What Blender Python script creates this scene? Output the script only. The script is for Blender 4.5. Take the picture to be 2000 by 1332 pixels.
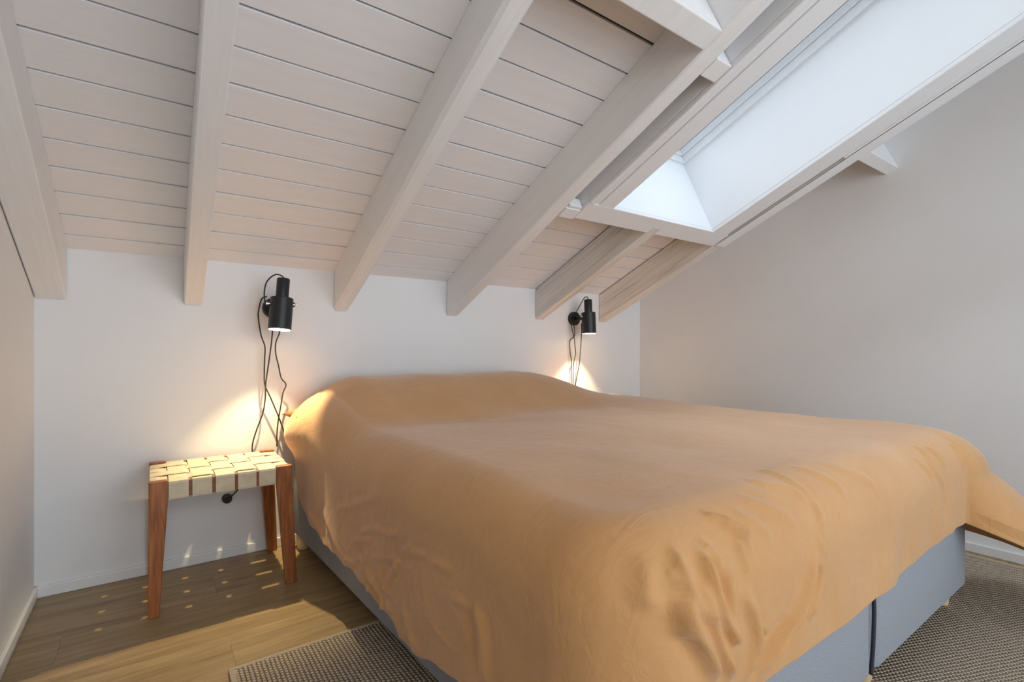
import bpy, bmesh, math, random
import numpy as np
from mathutils import Vector, Matrix, noise as mnoise

for o in list(bpy.data.objects):
    bpy.data.objects.remove(o, do_unlink=True)
S = bpy.context.scene
COL = S.collection
random.seed(7)
rng = np.random.default_rng(7)

# ------------------------------------------------------------------ camera
cd = bpy.data.cameras.new('camera')
cam = bpy.data.objects.new('camera', cd)
COL.objects.link(cam)
cam.location = (0.340, -2.507, 0.92)
cam.rotation_euler = (math.pi / 2, 0, -0.62329)
cd.sensor_width = 36.0
cd.lens = 977.99 / 2000 * 36
cd.shift_y = (679.26 - 666) / 2000
cd.clip_start = 0.02
S.camera = cam
S.view_settings.view_transform = 'Standard'
S.view_settings.look = 'None'
S.view_settings.gamma = 1
S.view_settings.use_curve_mapping = False
S.view_settings.exposure = 0.15

# ------------------------------------------------------------------ world: pale overcast sky
w = bpy.data.worlds.new('sky')
S.world = w
w.use_nodes = True
bg = w.node_tree.nodes['Background']
bg.inputs[0].default_value = (0.80, 0.89, 1.0, 1)
bg.inputs[1].default_value = 1.0

# roof frame: x across, s up the slope from the back wall, n out of the room
SL = 0.4405
CA = 1 / math.sqrt(1 + SL * SL)
SA = SL * CA
Z0 = 1.106
ES = Vector((0, -CA, SA))
EN = Vector((0, SA, CA))
def RP(x, s, n):
    return (x, -s * CA + n * SA, Z0 + s * SA + n * CA)
RROT = Matrix(((1, 0, 0), (0, -CA, SA), (0, SA, CA))).transposed().to_4x4()

def area(name, loc, mat, sx, sy, power, col):
    l = bpy.data.lights.new(name, 'AREA')
    l.shape = 'RECTANGLE'
    l.size = sx
    l.size_y = sy
    l.energy = power
    l.color = col
    o = bpy.data.objects.new(name, l)
    COL.objects.link(o)
    o.matrix_world = Matrix.Translation(loc) @ mat
    return o
# daylight entering by the roof window (light faces -n) and fill daylight added at an unseen rear window (faces +y)
roofrot = Matrix((Vector((1, 0, 0)), ES, EN)).transposed().to_4x4()
if roofrot.determinant() < 0:
    roofrot = Matrix((Vector((-1, 0, 0)), ES, EN)).transposed().to_4x4()
area('skylight_daylight', RP(2.376, 1.91, 0.66), roofrot, 0.74, 1.68, 15, (0.80, 0.90, 1.0))
area('rear_fill_daylight', (1.67, -4.64, 1.23), Matrix.Rotation(math.pi / 2, 4, 'X'), 3.0, 2.3, 70, (0.74, 0.87, 1.0))

# added warm fill light behind the camera, no lamp fixture belongs to it
l = bpy.data.lights.new('warm_fill_light', 'POINT')
l.energy = 8
l.color = (1.0, 0.74, 0.44)
l.shadow_soft_size = 0.15
o = bpy.data.objects.new('warm_fill_light', l)
COL.objects.link(o)
o.location = (0.3, -3.5, 1.5)

# ------------------------------------------------------------------ materials
MATS = {}
class NT:
    def __init__(s, name):
        m = bpy.data.materials.new(name)
        m.use_nodes = True
        s.m = m
        s.t = m.node_tree
        s.b = s.t.nodes['Principled BSDF']
    def n(s, typ, **kw):
        nd = s.t.nodes.new(typ)
        for k, v in kw.items():
            if k in nd.inputs:
                nd.inputs[k].default_value = v
            else:
                setattr(nd, k, v)
        return nd
    def l(s, a, b):
        s.t.links.new(a, b)
    def coords(s, scale=(1, 1, 1), rot=(0, 0, 0), kind='Object'):
        tc = s.n('ShaderNodeTexCoord')
        mp = s.n('ShaderNodeMapping')
        mp.inputs['Scale'].default_value = scale
        src = tc.outputs[kind]
        if any(rot):
            mr = s.n('ShaderNodeMapping')
            mr.inputs['Rotation'].default_value = rot
            s.l(src, mr.inputs['Vector'])
            src = mr.outputs[0]
        s.l(src, mp.inputs['Vector'])
        return mp.outputs[0]
    def noise(s, vec, scale, detail=3, rough=0.55, dist=0.0):
        nd = s.n('ShaderNodeTexNoise')
        nd.inputs['Scale'].default_value = scale
        nd.inputs['Detail'].default_value = detail
        nd.inputs['Roughness'].default_value = rough
        nd.inputs['Distortion'].default_value = dist
        s.l(vec, nd.inputs['Vector'])
        return nd.outputs[0]
    def ramp(s, fac, stops):
        r = s.n('ShaderNodeValToRGB')
        e = r.color_ramp.elements
        while len(e) < len(stops):
            e.new(0.5)
        for i, (p, c) in enumerate(stops):
            e[i].position = p
            e[i].color = (*c, 1)
        s.l(fac, r.inputs[0])
        return r.outputs[0]
    def math(s, op, a, b=None):
        nd = s.n('ShaderNodeMath', operation=op)
        for i, v in enumerate((a, b)):
            if v is None:
                continue
            if isinstance(v, (int, float)):
                nd.inputs[i].default_value = v
            else:
                s.l(v, nd.inputs[i])
        return nd.outputs[0]
    def bump(s, h, strength, dist):
        b = s.n('ShaderNodeBump')
        b.inputs['Strength'].default_value = strength
        b.inputs['Distance'].default_value = dist
        s.l(h, b.inputs['Height'])
        s.l(b.outputs[0], s.b.inputs['Normal'])
    def color(s, c):
        if isinstance(c, tuple):
            s.b.inputs['Base Color'].default_value = (*c, 1)
        else:
            s.l(c, s.b.inputs['Base Color'])
    def rough(s, r):
        s.b.inputs['Roughness'].default_value = r

def plain(name, col, rough=0.5, metal=0.0):
    k = NT(name)
    k.color(col)
    k.rough(rough)
    k.b.inputs['Metallic'].default_value = metal
    MATS[name] = k.m
    return k

def specks(k, col, on=True, scale=4.5):
    """sparse small knots and nail holes showing through paint"""
    vo = k.n('ShaderNodeTexVoronoi')
    vo.inputs['Scale'].default_value = scale
    k.l(k.coords((0.8, 1, 1)), vo.inputs['Vector'])
    m_ = k.ramp(vo.outputs['Distance'], [(0.010, (0.45, 0.38, 0.34)), (0.030, (1, 1, 1))])
    mx = k.n('ShaderNodeMixRGB', blend_type='MULTIPLY')
    mx.inputs[0].default_value = 0.9
    k.l(col, mx.inputs[1])
    k.l(m_, mx.inputs[2])
    return mx.outputs[0]
# plaster
k = NT('plaster')
v = k.coords()
k.color(k.ramp(k.noise(v, 2.5, 4), [(0.3, (0.80, 0.79, 0.78)), (0.7, (0.83, 0.82, 0.81))]))
k.rough(0.85)
k.bump(k.noise(v, 120, 3), 0.08, 0.002)
MATS['plaster'] = k.m
# white painted boards: grain runs along x
k = NT('board_paint')
v = k.coords((1.2, 14, 14))
g = k.noise(v, 3.0, 5, 0.6, 0.6)
v2 = k.coords((6, 6, 6))
knot = k.noise(v2, 1.1, 2)
k.color(specks(k, k.ramp(g, [(0.25, (0.82, 0.795, 0.795)), (0.55, (0.85, 0.83, 0.83)), (0.8, (0.86, 0.845, 0.845))]), True))
k.rough(0.55)
k.bump(g, 0.12, 0.002)
MATS['board_paint'] = k.m
# white painted rafters: grain along the slope, hairline cracks
def rafter_mat(name, c0, c1, crack):
    k = NT(name)
    v = k.coords((22, 0.9, 22), (math.atan(SL), 0, 0))
    g = k.noise(v, 2.2, 5, 0.65, 0.4)
    base = k.ramp(g, [(0.28, c0), (0.62, c1)])
    if crack:
        vc = k.coords((30, 0.35, 30), (math.atan(SL), 0, 0))
        cr = k.noise(vc, 1.1, 2, 0.5, 0.2)
        cm = k.ramp(cr, [(0.485, (1, 1, 1)), (0.5, crack), (0.515, (1, 1, 1))])
        mx = k.n('ShaderNodeMixRGB', blend_type='MULTIPLY')
        mx.inputs[0].default_value = 1
        k.l(base, mx.inputs[1])
        k.l(cm, mx.inputs[2])
        base = mx.outputs[0]
    k.color(specks(k, base, True, 5.5))
    k.rough(0.6)
    v3 = k.coords((1, 1, 1))
    hh = k.math('ADD', k.math('MULTIPLY', g, 0.5), k.noise(v3, 18, 3))
    k.bump(hh, 0.25, 0.004)
    MATS[name] = k.m
rafter_mat('rafter_paint', (0.82, 0.80, 0.785), (0.865, 0.85, 0.84), None)
rafter_mat('rafter_thin_paint', (0.66, 0.61, 0.55), (0.80, 0.765, 0.72), (0.60, 0.53, 0.46))
plain('casing_white', (0.85, 0.845, 0.85), 0.42)
plain('reveal_white', (0.86, 0.88, 0.90), 0.5)
plain('window_white', (0.84, 0.86, 0.88), 0.3)
plain('deck_dark', (0.07, 0.055, 0.05), 0.9)
plain('subfloor', (0.06, 0.045, 0.035), 0.9)
plain('baseboard_white', (0.82, 0.81, 0.80), 0.35)
plain('metal_black', (0.012, 0.012, 0.014), 0.42)
plain('lining_white', (0.85, 0.83, 0.78), 0.5)
plain('chrome', (0.7, 0.68, 0.64), 0.25, 1.0)
plain('cord_black', (0.02, 0.017, 0.015), 0.7)
plain('plastic_white', (0.82, 0.82, 0.80), 0.3)
plain('pine_leg', (0.70, 0.52, 0.30), 0.5)
plain('piping_dark', (0.035, 0.037, 0.05), 0.8)
k = NT('bulb_glow')
k.b.inputs['Emission Color'].default_value = (1, 0.72, 0.36, 1)
k.b.inputs['Emission Strength'].default_value = 10
MATS['bulb_glow'] = k.m
# clear pane that lets daylight straight through
k = NT('pane_glass')
out = k.t.nodes['Material Output']
tr = k.n('ShaderNodeBsdfTransparent')
gl = k.n('ShaderNodeBsdfGlossy')
gl.inputs['Roughness'].default_value = 0.02
fr = k.n('ShaderNodeFresnel')
mx = k.n('ShaderNodeMixShader')
k.l(fr.outputs[0], mx.inputs[0])
k.l(tr.outputs[0], mx.inputs[1])
k.l(gl.outputs[0], mx.inputs[2])
k.l(mx.outputs[0], out.inputs[0])
MATS['pane_glass'] = k.m
# oak floor
k = NT('oak_plank')
oi = k.n('ShaderNodeObjectInfo')
tc = k.n('ShaderNodeTexCoord')
add = k.n('ShaderNodeVectorMath', operation='ADD')
sc = k.n('ShaderNodeVectorMath', operation='SCALE')
k.l(oi.outputs['Location'], sc.inputs[0])
sc.inputs['Scale'].default_value = 3.7
k.l(tc.outputs['Object'], add.inputs[0])
k.l(sc.outputs[0], add.inputs[1])
mp = k.n('ShaderNodeMapping')
mp.inputs['Scale'].default_value = (0.9, 11, 1)
k.l(add.outputs[0], mp.inputs['Vector'])
g1 = k.noise(mp.outputs[0], 2.2, 6, 0.62, 1.2)
mp2 = k.n('ShaderNodeMapping')
mp2.inputs['Scale'].default_value = (5, 120, 1)
k.l(add.outputs[0], mp2.inputs['Vector'])
g2 = k.noise(mp2.outputs[0], 1.5, 3, 0.6)
gm = k.math('ADD', k.math('MULTIPLY', g1, 0.72), k.math('MULTIPLY', g2, 0.28))
c = k.ramp(gm, [(0.28, (0.15, 0.095, 0.042)), (0.44, (0.29, 0.195, 0.09)), (0.60, (0.40, 0.28, 0.14)), (0.75, (0.46, 0.335, 0.18))])
k.color(c)
k.rough(0.42)
k.bump(g2, 0.08, 0.001)
MATS['oak_plank'] = k.m
# stool timber
def timber(name, stops, sc):
    k = NT(name)
    g = k.noise(k.coords(sc), 2.0, 5, 0.6, 1.0)
    k.color(k.ramp(g, stops))
    k.rough(0.38)
    MATS[name] = k.m
timber('stool_timber', [(0.3, (0.20, 0.055, 0.014)), (0.5, (0.34, 0.11, 0.028)), (0.72, (0.46, 0.175, 0.05))], (28, 28, 2.2))
timber('rail_timber', [(0.3, (0.15, 0.045, 0.012)), (0.7, (0.30, 0.10, 0.03))], (3, 30, 30))
# woven webbing
k = NT('webbing')
v = k.coords()
wv = k.n('ShaderNodeTexWave')
wv.inputs['Scale'].default_value = 160
k.l(v, wv.inputs['Vector'])
k.color(k.ramp(k.noise(v, 40, 3), [(0.3, (0.60, 0.50, 0.34)), (0.7, (0.70, 0.60, 0.43))]))
k.rough(0.9)
k.bump(wv.outputs['Fac'], 0.15, 0.001)
MATS['webbing'] = k.m
# ochre cotton
k = NT('ochre_cotton')
v = k.coords((1, 1, 1))
big = k.noise(k.coords((1.0, 1.0, 1.0)), 5, 2)
wr1 = k.noise(k.coords((5, 16, 9)), 1.6, 4, 0.55, 1.4)
wr2 = k.noise(k.coords((14, 7, 12)), 1.2, 3, 0.5, 1.2)
k.color(k.ramp(big, [(0.3, (0.565, 0.285, 0.10)), (0.7, (0.605, 0.312, 0.114))]))
k.rough(0.78)
k.b.inputs['Sheen Weight'].default_value = 0.35
k.b.inputs['Sheen Roughness'].default_value = 0.5
hh = k.math('ADD', k.math('MULTIPLY', wr1, 0.6), k.math('MULTIPLY', wr2, 0.4))
k.bump(hh, 0.32, 0.014)
MATS['ochre_cotton'] = k.m
k = NT('rust_cotton')
k.color((0.46, 0.17, 0.055))
k.rough(0.85)
k.bump(k.noise(k.coords(), 30, 3), 0.2, 0.004)
MATS['rust_cotton'] = k.m
# grey upholstery
k = NT('grey_upholstery')
v = k.coords()
k.color(k.ramp(k.noise(v, 260, 2), [(0.35, (0.265, 0.275, 0.295)), (0.65, (0.335, 0.345, 0.365))]))
k.rough(0.95)
k.bump(k.noise(v, 500, 2), 0.25, 0.001)
MATS['grey_upholstery'] = k.m
plain('mattress_ticking', (0.72, 0.70, 0.67), 0.9)
# looped wool rug, loops in rows along y
k = NT('rug_loops')
tc = k.n('ShaderNodeTexCoord')
sep = k.n('ShaderNodeSeparateXYZ')
wob = k.noise(tc.outputs['Object'], 14, 2)
k.l(tc.outputs['Object'], sep.inputs[0])
wx = k.math('ADD', sep.outputs[0], k.math('MULTIPLY', wob, 0.004))
row = k.math('MULTIPLY', wx, 2 * math.pi / 0.0115)
rowi = k.math('FLOOR', k.math('DIVIDE', row, math.pi), None)
sx_ = k.math('ABSOLUTE', k.math('SINE', k.math('MULTIPLY', row, 0.5)))
ph = k.math('ADD', k.math('MULTIPLY', sep.outputs[1], 2 * math.pi / 0.0125), k.math('MULTIPLY', k.math('FLOOR', k.math('DIVIDE', row, 2 * math.pi)), 2.4))
ph = k.math('ADD', ph, k.math('MULTIPLY', wob, 5.0))
sy_ = k.math('ABSOLUTE', k.math('SINE', k.math('MULTIPLY', ph, 0.5)))
hgt = k.math('MULTIPLY', k.math('POWER', sx_, 0.7), k.math('POWER', sy_, 0.7))
tone = k.noise(tc.outputs['Object'], 70, 2)
hc = k.math('ADD', hgt, k.math('MULTIPLY', k.math('SUBTRACT', tone, 0.5), 0.5))
k.color(k.ramp(hc, [(0.12, (0.17, 0.12, 0.08)), (0.42, (0.42, 0.33, 0.235)), (0.85, (0.62, 0.52, 0.40))]))
k.rough(0.95)
k.bump(hgt, 0.9, 0.006)
MATS['rug_loops'] = k.m
k = NT('rug_tape')
k.color(k.ramp(k.noise(k.coords(), 180, 2), [(0.3, (0.42, 0.34, 0.25)), (0.7, (0.52, 0.43, 0.33))]))
k.rough(0.9)
MATS['rug_tape'] = k.m

# ------------------------------------------------------------------ helpers
def tag(o, label=None, cat=None, group=None, kind=None):
    if label: o['label'] = label
    if cat: o['category'] = cat
    if group: o['group'] = group
    if kind: o['kind'] = kind
    return o
def thing(name, loc, label, cat, group=None):
    o = bpy.data.objects.new(name, None)
    COL.objects.link(o)
    o.location = loc
    o.empty_display_size = 0.05
    return tag(o, label, cat, group)
def mesh_obj(name, verts, faces, mat, parent=None, smooth=False, loc=None):
    me = bpy.data.meshes.new(name)
    me.from_pydata([tuple(v) for v in verts], [], faces)
    me.materials.append(MATS[mat])
    bm = bmesh.new()
    bm.from_mesh(me)
    bmesh.ops.recalc_face_normals(bm, faces=bm.faces)
    bm.to_mesh(me)
    bm.free()
    if smooth:
        me.polygons.foreach_set('use_smooth', [True] * len(me.polygons))
    o = bpy.data.objects.new(name, me)
    COL.objects.link(o)
    return place(o, parent, loc)
def place(o, parent, loc=None):
    """verts are in world coordinates (or local to loc); keep them there under the parent"""
    if loc is not None:
        o.location = loc
    if parent is not None:
        o.parent = parent
        pl = Vector((0, 0, 0))
        p = parent
        while p is not None:
            pl += p.location
            p = p.parent
        o.location = Vector(o.location) - pl
    return o
class MB:
    def __init__(s):
        s.v = []
        s.f = []
    def add(s, vs, fs):
        b = len(s.v)
        s.v += [tuple(v) for v in vs]
        s.f += [tuple(i + b for i in f) for f in fs]
        return s
    def box(s, x0, x1, y0, y1, z0, z1, fn=None):
        vs = [(x, y, z) for x in (x0, x1) for y in (y0, y1) for z in (z0, z1)]
        if fn:
            vs = [fn(*v) for v in vs]
        return s.add(vs, [(0, 1, 3, 2), (4, 6, 7, 5), (0, 4, 5, 1), (2, 3, 7, 6), (0, 2, 6, 4), (1, 5, 7, 3)])
    def prism_x(s, poly, x0, x1):
        n = len(poly)
        vs = [(x0, y, z) for y, z in poly] + [(x1, y, z) for y, z in poly]
        fs = [tuple(range(n)), tuple(range(2 * n - 1, n - 1, -1))] + [(i, (i + 1) % n, n + (i + 1) % n, n + i) for i in range(n)]
        return s.add(vs, fs)
    def tube(s, pts, r, seg=8, cap=True):
        pts = [Vector(p) for p in pts]
        n = len(pts)
        up = Vector((0, 0, 1))
        rings = []
        prev = None
        for i, p in enumerate(pts):
            t = (pts[min(i + 1, n - 1)] - pts[max(i - 1, 0)]).normalized()
            if prev is None:
                a = t.cross(up)
                if a.length < 1e-3:
                    a = t.cross(Vector((1, 0, 0)))
                a.normalize()
            else:
                a = (prev - t * prev.dot(t)).normalized()
            prev = a
            b = t.cross(a)
            rr = r[i] if isinstance(r, (list, tuple)) else r
            rings.append([p + (a * math.cos(q) + b * math.sin(q)) * rr for q in [2 * math.pi * j / seg for j in range(seg)]])
        vs = [v for rg in rings for v in rg]
        fs = []
        for i in range(n - 1):
            for j in range(seg):
                fs.append((i * seg + j, i * seg + (j + 1) % seg, (i + 1) * seg + (j + 1) % seg, (i + 1) * seg + j))
        if cap:
            fs.append(tuple(range(seg)))
            fs.append(tuple((n - 1) * seg + j for j in range(seg)))
        return s.add(vs, fs)
    def lathe(s, prof, seg=32, M=None):
        """prof: list of (r,z); axis z; M maps to place"""
        vs = []
        for r, z in prof:
            for j in range(seg):
                q = 2 * math.pi * j / seg
                p = Vector((r * math.cos(q), r * math.sin(q), z))
                vs.append(M @ p if M else p)
        fs = []
        n = len(prof)
        for i in range(n - 1):
            for j in range(seg):
                fs.append((i * seg + j, i * seg + (j + 1) % seg, (i + 1) * seg + (j + 1) % seg, (i + 1) * seg + j))
        closed = prof[0] == prof[-1]
        if prof[0][0] > 1e-6 and not closed:
            fs.append(tuple(range(seg)))
        if prof[-1][0] > 1e-6 and not closed:
            fs.append(tuple((n - 1) * seg + j for j in range(seg)))
        return s.add(vs, fs)
    def build(s, name, mat, parent=None, smooth=False, bevel=0, loc=None, seg=2):
        vs = s.v
        if loc is not None:
            L = Vector(loc)
            vs = [tuple(Vector(v) - L) for v in vs]
        o = mesh_obj(name, vs, s.f, mat, parent, smooth, loc)
        if bevel:
            m = o.modifiers.new('bevel', 'BEVEL')
            m.width = bevel
            m.segments = seg
            m.limit_method = 'ANGLE'
            m.angle_limit = math.radians(40)
        return o
def smooth_by_angle(o, deg=40):
    me = o.data
    bm = bmesh.new()
    bm.from_mesh(me)
    for e in bm.edges:
        e.smooth = (len(e.link_faces) == 2 and e.calc_face_angle(0) < math.radians(deg))
    for f in bm.faces:
        f.smooth = True
    bm.to_mesh(me)
    bm.free()
    return o
def catmull(pts, n=8):
    P = [Vector(p) for p in pts]
    P = [P[0] * 2 - P[1]] + P + [P[-1] * 2 - P[-2]]
    out = []
    for i in range(1, len(P) - 2):
        for j in range(n):
            t = j / n
            a, b, c, d = P[i - 1], P[i], P[i + 1], P[i + 2]
            out.append(0.5 * ((2 * b) + (c - a) * t + (2 * a - 5 * b + 4 * c - d) * t * t + (3 * b - a - 3 * c + d) * t ** 3))
    out.append(P[-2])
    return out

# ------------------------------------------------------------------ room shell
XL, XR, YB, YR = -0.012, 3.345, 0.012, -4.5
NB = 0.179                                    # underside of the boards
def ztop(y, n=0.2):
    return Z0 + (n / CA) - SL * y
# floor with single planks
fl = MB().box(XL - 0.1, XR + 0.1, YR - 0.1, YB + 0.1, -0.08, -0.012).build('floor', 'subfloor')
tag(fl, 'brown oak plank floor', kind='structure')
PW, PL = 0.186, 1.29
meshes = {}
y = YB - 0.004
row = 0
while y > YR:
    x = XL - (0.31 + 0.43 * row) % PL
    while x < XR:
        x0, x1 = max(x, XL), min(x + PL, XR)
        if x1 - x0 > 0.03:
            key = (round(x1 - x0, 3))
            if key not in meshes:
                L = x1 - x0
                o = MB().box(0.0001, L - 0.0001, -PW + 0.0002, -0.0002, -0.012, 0).build('plank', 'oak_plank', fl, bevel=0)
                bm = bmesh.new(); bm.from_mesh(o.data)
                es = [e for e in bm.edges if all(v.co.z > -0.001 for v in e.verts)]
                bmesh.ops.bevel(bm, geom=es, offset=0.0005, segments=1, affect='EDGES')
                bm.to_mesh(o.data); bm.free()
                meshes[key] = o.data
            else:
                o = bpy.data.objects.new('plank', meshes[key])
                COL.objects.link(o)
                o.parent = fl
            o.location = (x0, y, 0)
        x += PL
    y -= PW
    row += 1
# walls
wb = MB().box(XL - 0.1, XR + 0.1, YB, YB + 0.12, -0.05, Z0 + 0.22).build('wall_back', 'plaster')
tag(wb, 'low white plaster wall behind the bed head', kind='structure')
for nm, x0, x1, lb in (('wall_left', XL - 0.12, XL, 'white plaster side wall at the left'), ('wall_right', XR, XR + 0.12, 'white plaster side wall right of the bed')):
    o = MB().prism_x([(YB + 0.12, -0.05), (YB + 0.12, ztop(YB + 0.12, 0.21)), (YR - 0.1, ztop(YR - 0.1, 0.21)), (YR - 0.1, -0.05)], x0, x1).build(nm, 'plaster')
    tag(o, lb, kind='structure')
m = MB()
WX0, WX1, WZ0, WZ1 = 0.15, 3.2, 0.06, 2.4
m.box(XL - 0.1, WX0, YR - 0.12, YR, -0.05, 3.45).box(WX1, XR + 0.1, YR - 0.12, YR, -0.05, 3.45)
m.box(WX0, WX1, YR - 0.12, YR, -0.05, WZ0).box(WX0, WX1, YR - 0.12, YR, WZ1, 3.45)
tag(m.build('wall_rear', 'plaster'), 'white wall behind the camera', kind='structure')
w2 = MB()  # added rear window, out of view, opening made large to let in fill light
for a in ((WX0, WX0 + 0.06, WZ0, WZ1), (WX1 - 0.06, WX1, WZ0, WZ1), (1.72, 1.78, WZ0, WZ1), (WX0, WX1, WZ0, WZ0 + 0.06), (WX0, WX1, WZ1 - 0.06, WZ1)):
    w2.box(a[0], a[1], YR - 0.08, YR - 0.03, a[2], a[3])
w2 = w2.build('added_window', 'window_white')
tag(w2, 'unseen window added behind the camera for fill light', kind='structure')
MB().box(WX0 + 0.05, WX1 - 0.05, YR - 0.058, YR - 0.052, WZ0 + 0.05, WZ1 - 0.05).build('pane', 'pane_glass', w2)
# baseboards
for nm, b in (('baseboard_back', (XL, XR, 0, YB, 0, 0.042)), ('baseboard_left', (XL, 0, YR, YB, 0, 0.042)), ('baseboard_right', (XR - 0.012, XR, YR, YB, 0, 0.042))):
    o = MB().box(*b).build(nm, 'baseboard_white', bevel=0.003)
    tag(o, 'low white baseboard along the %s wall' % nm.split('_')[1], kind='structure')

# ceiling: roof deck with an opening for the roof window, and tongue-and-groove boards below it
OX0, OX1, OS0, OS1 = 1.996, 2.762, 1.062, 2.76
SMAX = 5.1
deck = MB()
for x0, x1, s0, s1 in ((XL - 0.12, OX0 - 0.02, -0.12, SMAX), (OX1 + 0.02, XR + 0.12, -0.12, SMAX), (OX0 - 0.02, OX1 + 0.02, -0.12, OS0 - 0.02), (OX0 - 0.02, OX1 + 0.02, OS1 + 0.02, SMAX)):
    deck.box(x0, x1, s0, s1, NB + 0.016, NB + 0.06, RP)
ceiling = deck.build('ceiling', 'deck_dark')
tag(ceiling, 'sloping roof underside lined with white painted boards', kind='structure')
PITCH = 0.12325
S1 = 0.163
bcache = {}
def board(x0, x1, s, wdt):
    key = (x0, x1, round(wdt, 4))
    if key not in bcache:
        ch, th = 0.0009, 0.014
        prof = [(0, NB + ch), (ch, NB), (wdt - ch, NB), (wdt, NB + ch), (wdt, NB + th), (0, NB + th)]
        vs = [(x, -a * CA + b * SA, a * SA + b * CA) for x in (x0, x1) for a, b in prof]
        n = 6
        fs = [tuple(range(n)), tuple(range(2 * n - 1, n - 1, -1))] + [(i, (i + 1) % n, n + (i + 1) % n, n + i) for i in range(n)]
        o = mesh_obj('board', vs, fs, 'board_paint', ceiling)
        bcache[key] = o.data
    else:
        o = bpy.data.objects.new('board', bcache[key])
        COL.objects.link(o)
        o.parent = ceiling
    o.location = (0, -s * CA, Z0 + s * SA)
board(XL, XR, 0.062, S1 - 0.062 - 0.006)
i = 0
gaps = [0.006, 0.0075, 0.0095]
while S1 + i * PITCH < 4.95:
    s = S1 + i * PITCH
    g = gaps[random.choice((0, 1, 1, 2))] if i > 3 else gaps[random.choice((0, 1))]
    wdt = PITCH - g
    if s + PITCH > OS0 - 0.02 and s < OS1 + 0.02:
        board(XL, OX0 - 0.02, s, wdt)
        board(OX1 + 0.02, XR, s, wdt)
    else:
        board(XL, XR, s, wdt)
    i += 1

# ------------------------------------------------------------------ rafters
def rafter(x0, x1, n1, send, mat, label, seed, wane=0.004, amp=0.0025, kb=0.0, kt=0.0):
    ch = wane
    sec = [(x0, n1), (x0, n1 * 0.5), (x0, ch), (x0 + ch, 0), ((x0 + x1) / 2, 0), (x1 - ch, 0), (x1, ch), (x1, n1 * 0.5), (x1, n1)]
    K = len(sec)
    N = max(8, int(send / 0.05))
    vs = []
    for q in range(N + 1):
        t = q / N
        for (x, n) in sec:
            s0 = n * SA / CA - 0.008
            s = s0 + (send - s0) * t
            p = Vector((x * 3 + seed * 7.3, s * 2.2, n * 4))
            d = mnoise.noise_vector(p) * amp + mnoise.noise_vector(p * 4) * amp * 0.35
            if seed == 1 and x < 0.02:
                d = Vector((0, 0, 0))
            if t in (0, 1) or n == n1:
                d = Vector((d.x, 0, 0))
            k_ = 0.0 if (seed == 1 and x < 0.02) else kb + (kt - kb) * n / n1
            vs.append(RP(x + d.x + k_ * s, s, n + d.z))
    fs = []
    for q in range(N):
        for j in range(K - 1):
            fs.append((q * K + j, q * K + j + 1, (q + 1) * K + j + 1, (q + 1) * K + j))
        fs.append((q * K + K - 1, q * K, (q + 1) * K, (q + 1) * K + K - 1))
    fs.append(tuple(range(K)))
    fs.append(tuple(N * K + j for j in range(K)))
    o = mesh_obj('rafter', vs, fs, mat)
    smooth_by_angle(o, 30)
    tag(o, label, 'rafter', 'white rafters under the sloping ceiling')
    return o
rafter(XL + 0.003, 0.078, NB - 0.001, 4.88, 'rafter_paint', 'white rafter lying along the left wall', 1, kb=0.010, kt=0.004)
rafter(0.448, 0.514, NB - 0.001, 4.88, 'rafter_paint', 'slim white rafter just left of the lamp above the stool', 2, kb=-0.014, kt=-0.010)
rafter(1.070, 1.142, NB - 0.001, 4.88, 'rafter_paint', 'white rafter with worn edges just right of the lamp above the stool', 3, 0.012, 0.005, kb=-0.017, kt=-0.010)
rafter(1.694, 1.765, NB - 0.001, 4.88, 'rafter_paint', 'broad white rafter left of the skylight, with the cross beam butting against it', 4, 0.006, 0.0035)
rafter(2.336, 2.400, NB - 0.006, 1.0, 'rafter_thin_paint', 'thinly painted short rafter ending at the bottom of the skylight casing', 5, 0.004, 0.002)
rafter(2.908, 2.976, NB - 0.007, 4.88, 'rafter_thin_paint', 'thinly painted rafter nearest the right wall, right of the far lamp', 6, 0.005, 0.002)

# cross beam, cut through where the skylight was let in
def crossbeam(x0, x1, s0, s1, n0, n1, label):
    o = MB().box(x0, x1, s0, s1, n0, n1, RP).build('cross_beam', 'rafter_paint', bevel=0.004)
    tag(o, label, 'beam', 'pieces of the cut cross beam')
crossbeam(1.146, 1.692, 1.765, 1.835, 0.0, 0.176, 'white cross beam stub between the two middle rafters at the top')
crossbeam(1.768, 1.846, 1.700, 1.768, 0.0, 0.176, 'small white beam block in the gap between rafter and skylight casing')
crossbeam(2.980, XR + 0.002, 1.700, 1.758, 0.0, 0.176, 'white beam end sticking out below the skylight at the right wall')

# ------------------------------------------------------------------ roof window (structure) with casing and shaft
win = thing('window_1', RP(2.376, 1.91, 0), None, None)
win['kind'] = 'structure'
win['label'] = 'long roof window in a deep white boxed shaft'
FS0, FX0, FX1, FS1 = 0.957, 1.850, 2.886, 2.90
def rbox(name, x0, x1, s0, s1, n0, n1, mat, parent=win, bevel=0.002):
    return MB().box(x0, x1, s0, s1, n0, n1, RP).build(name, mat, parent, bevel=bevel)
rbox('casing_board', FX0, FX1 + 0.018, FS0, OS0, 0.0, 0.018, 'casing_white')
rbox('casing_board', FX0 + 0.058, OX0, OS0, OS1, 0.0, 0.018, 'casing_white')
rbox('casing_board', OX1, FX1, OS0, OS1, 0.0, 0.018, 'casing_white')
rbox('casing_board', FX0, FX1, OS1, FS1, 0.0, 0.018, 'casing_white')
rbox('casing_moulding', FX0, FX0 + 0.026, OS0, FS1, -0.004, 0.02, 'casing_white', bevel=0.005)
rbox('casing_moulding', FX0 + 0.030, FX0 + 0.056, OS0 - 0.05, FS1, 0.004, 0.02, 'casing_white', bevel=0.004)
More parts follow.
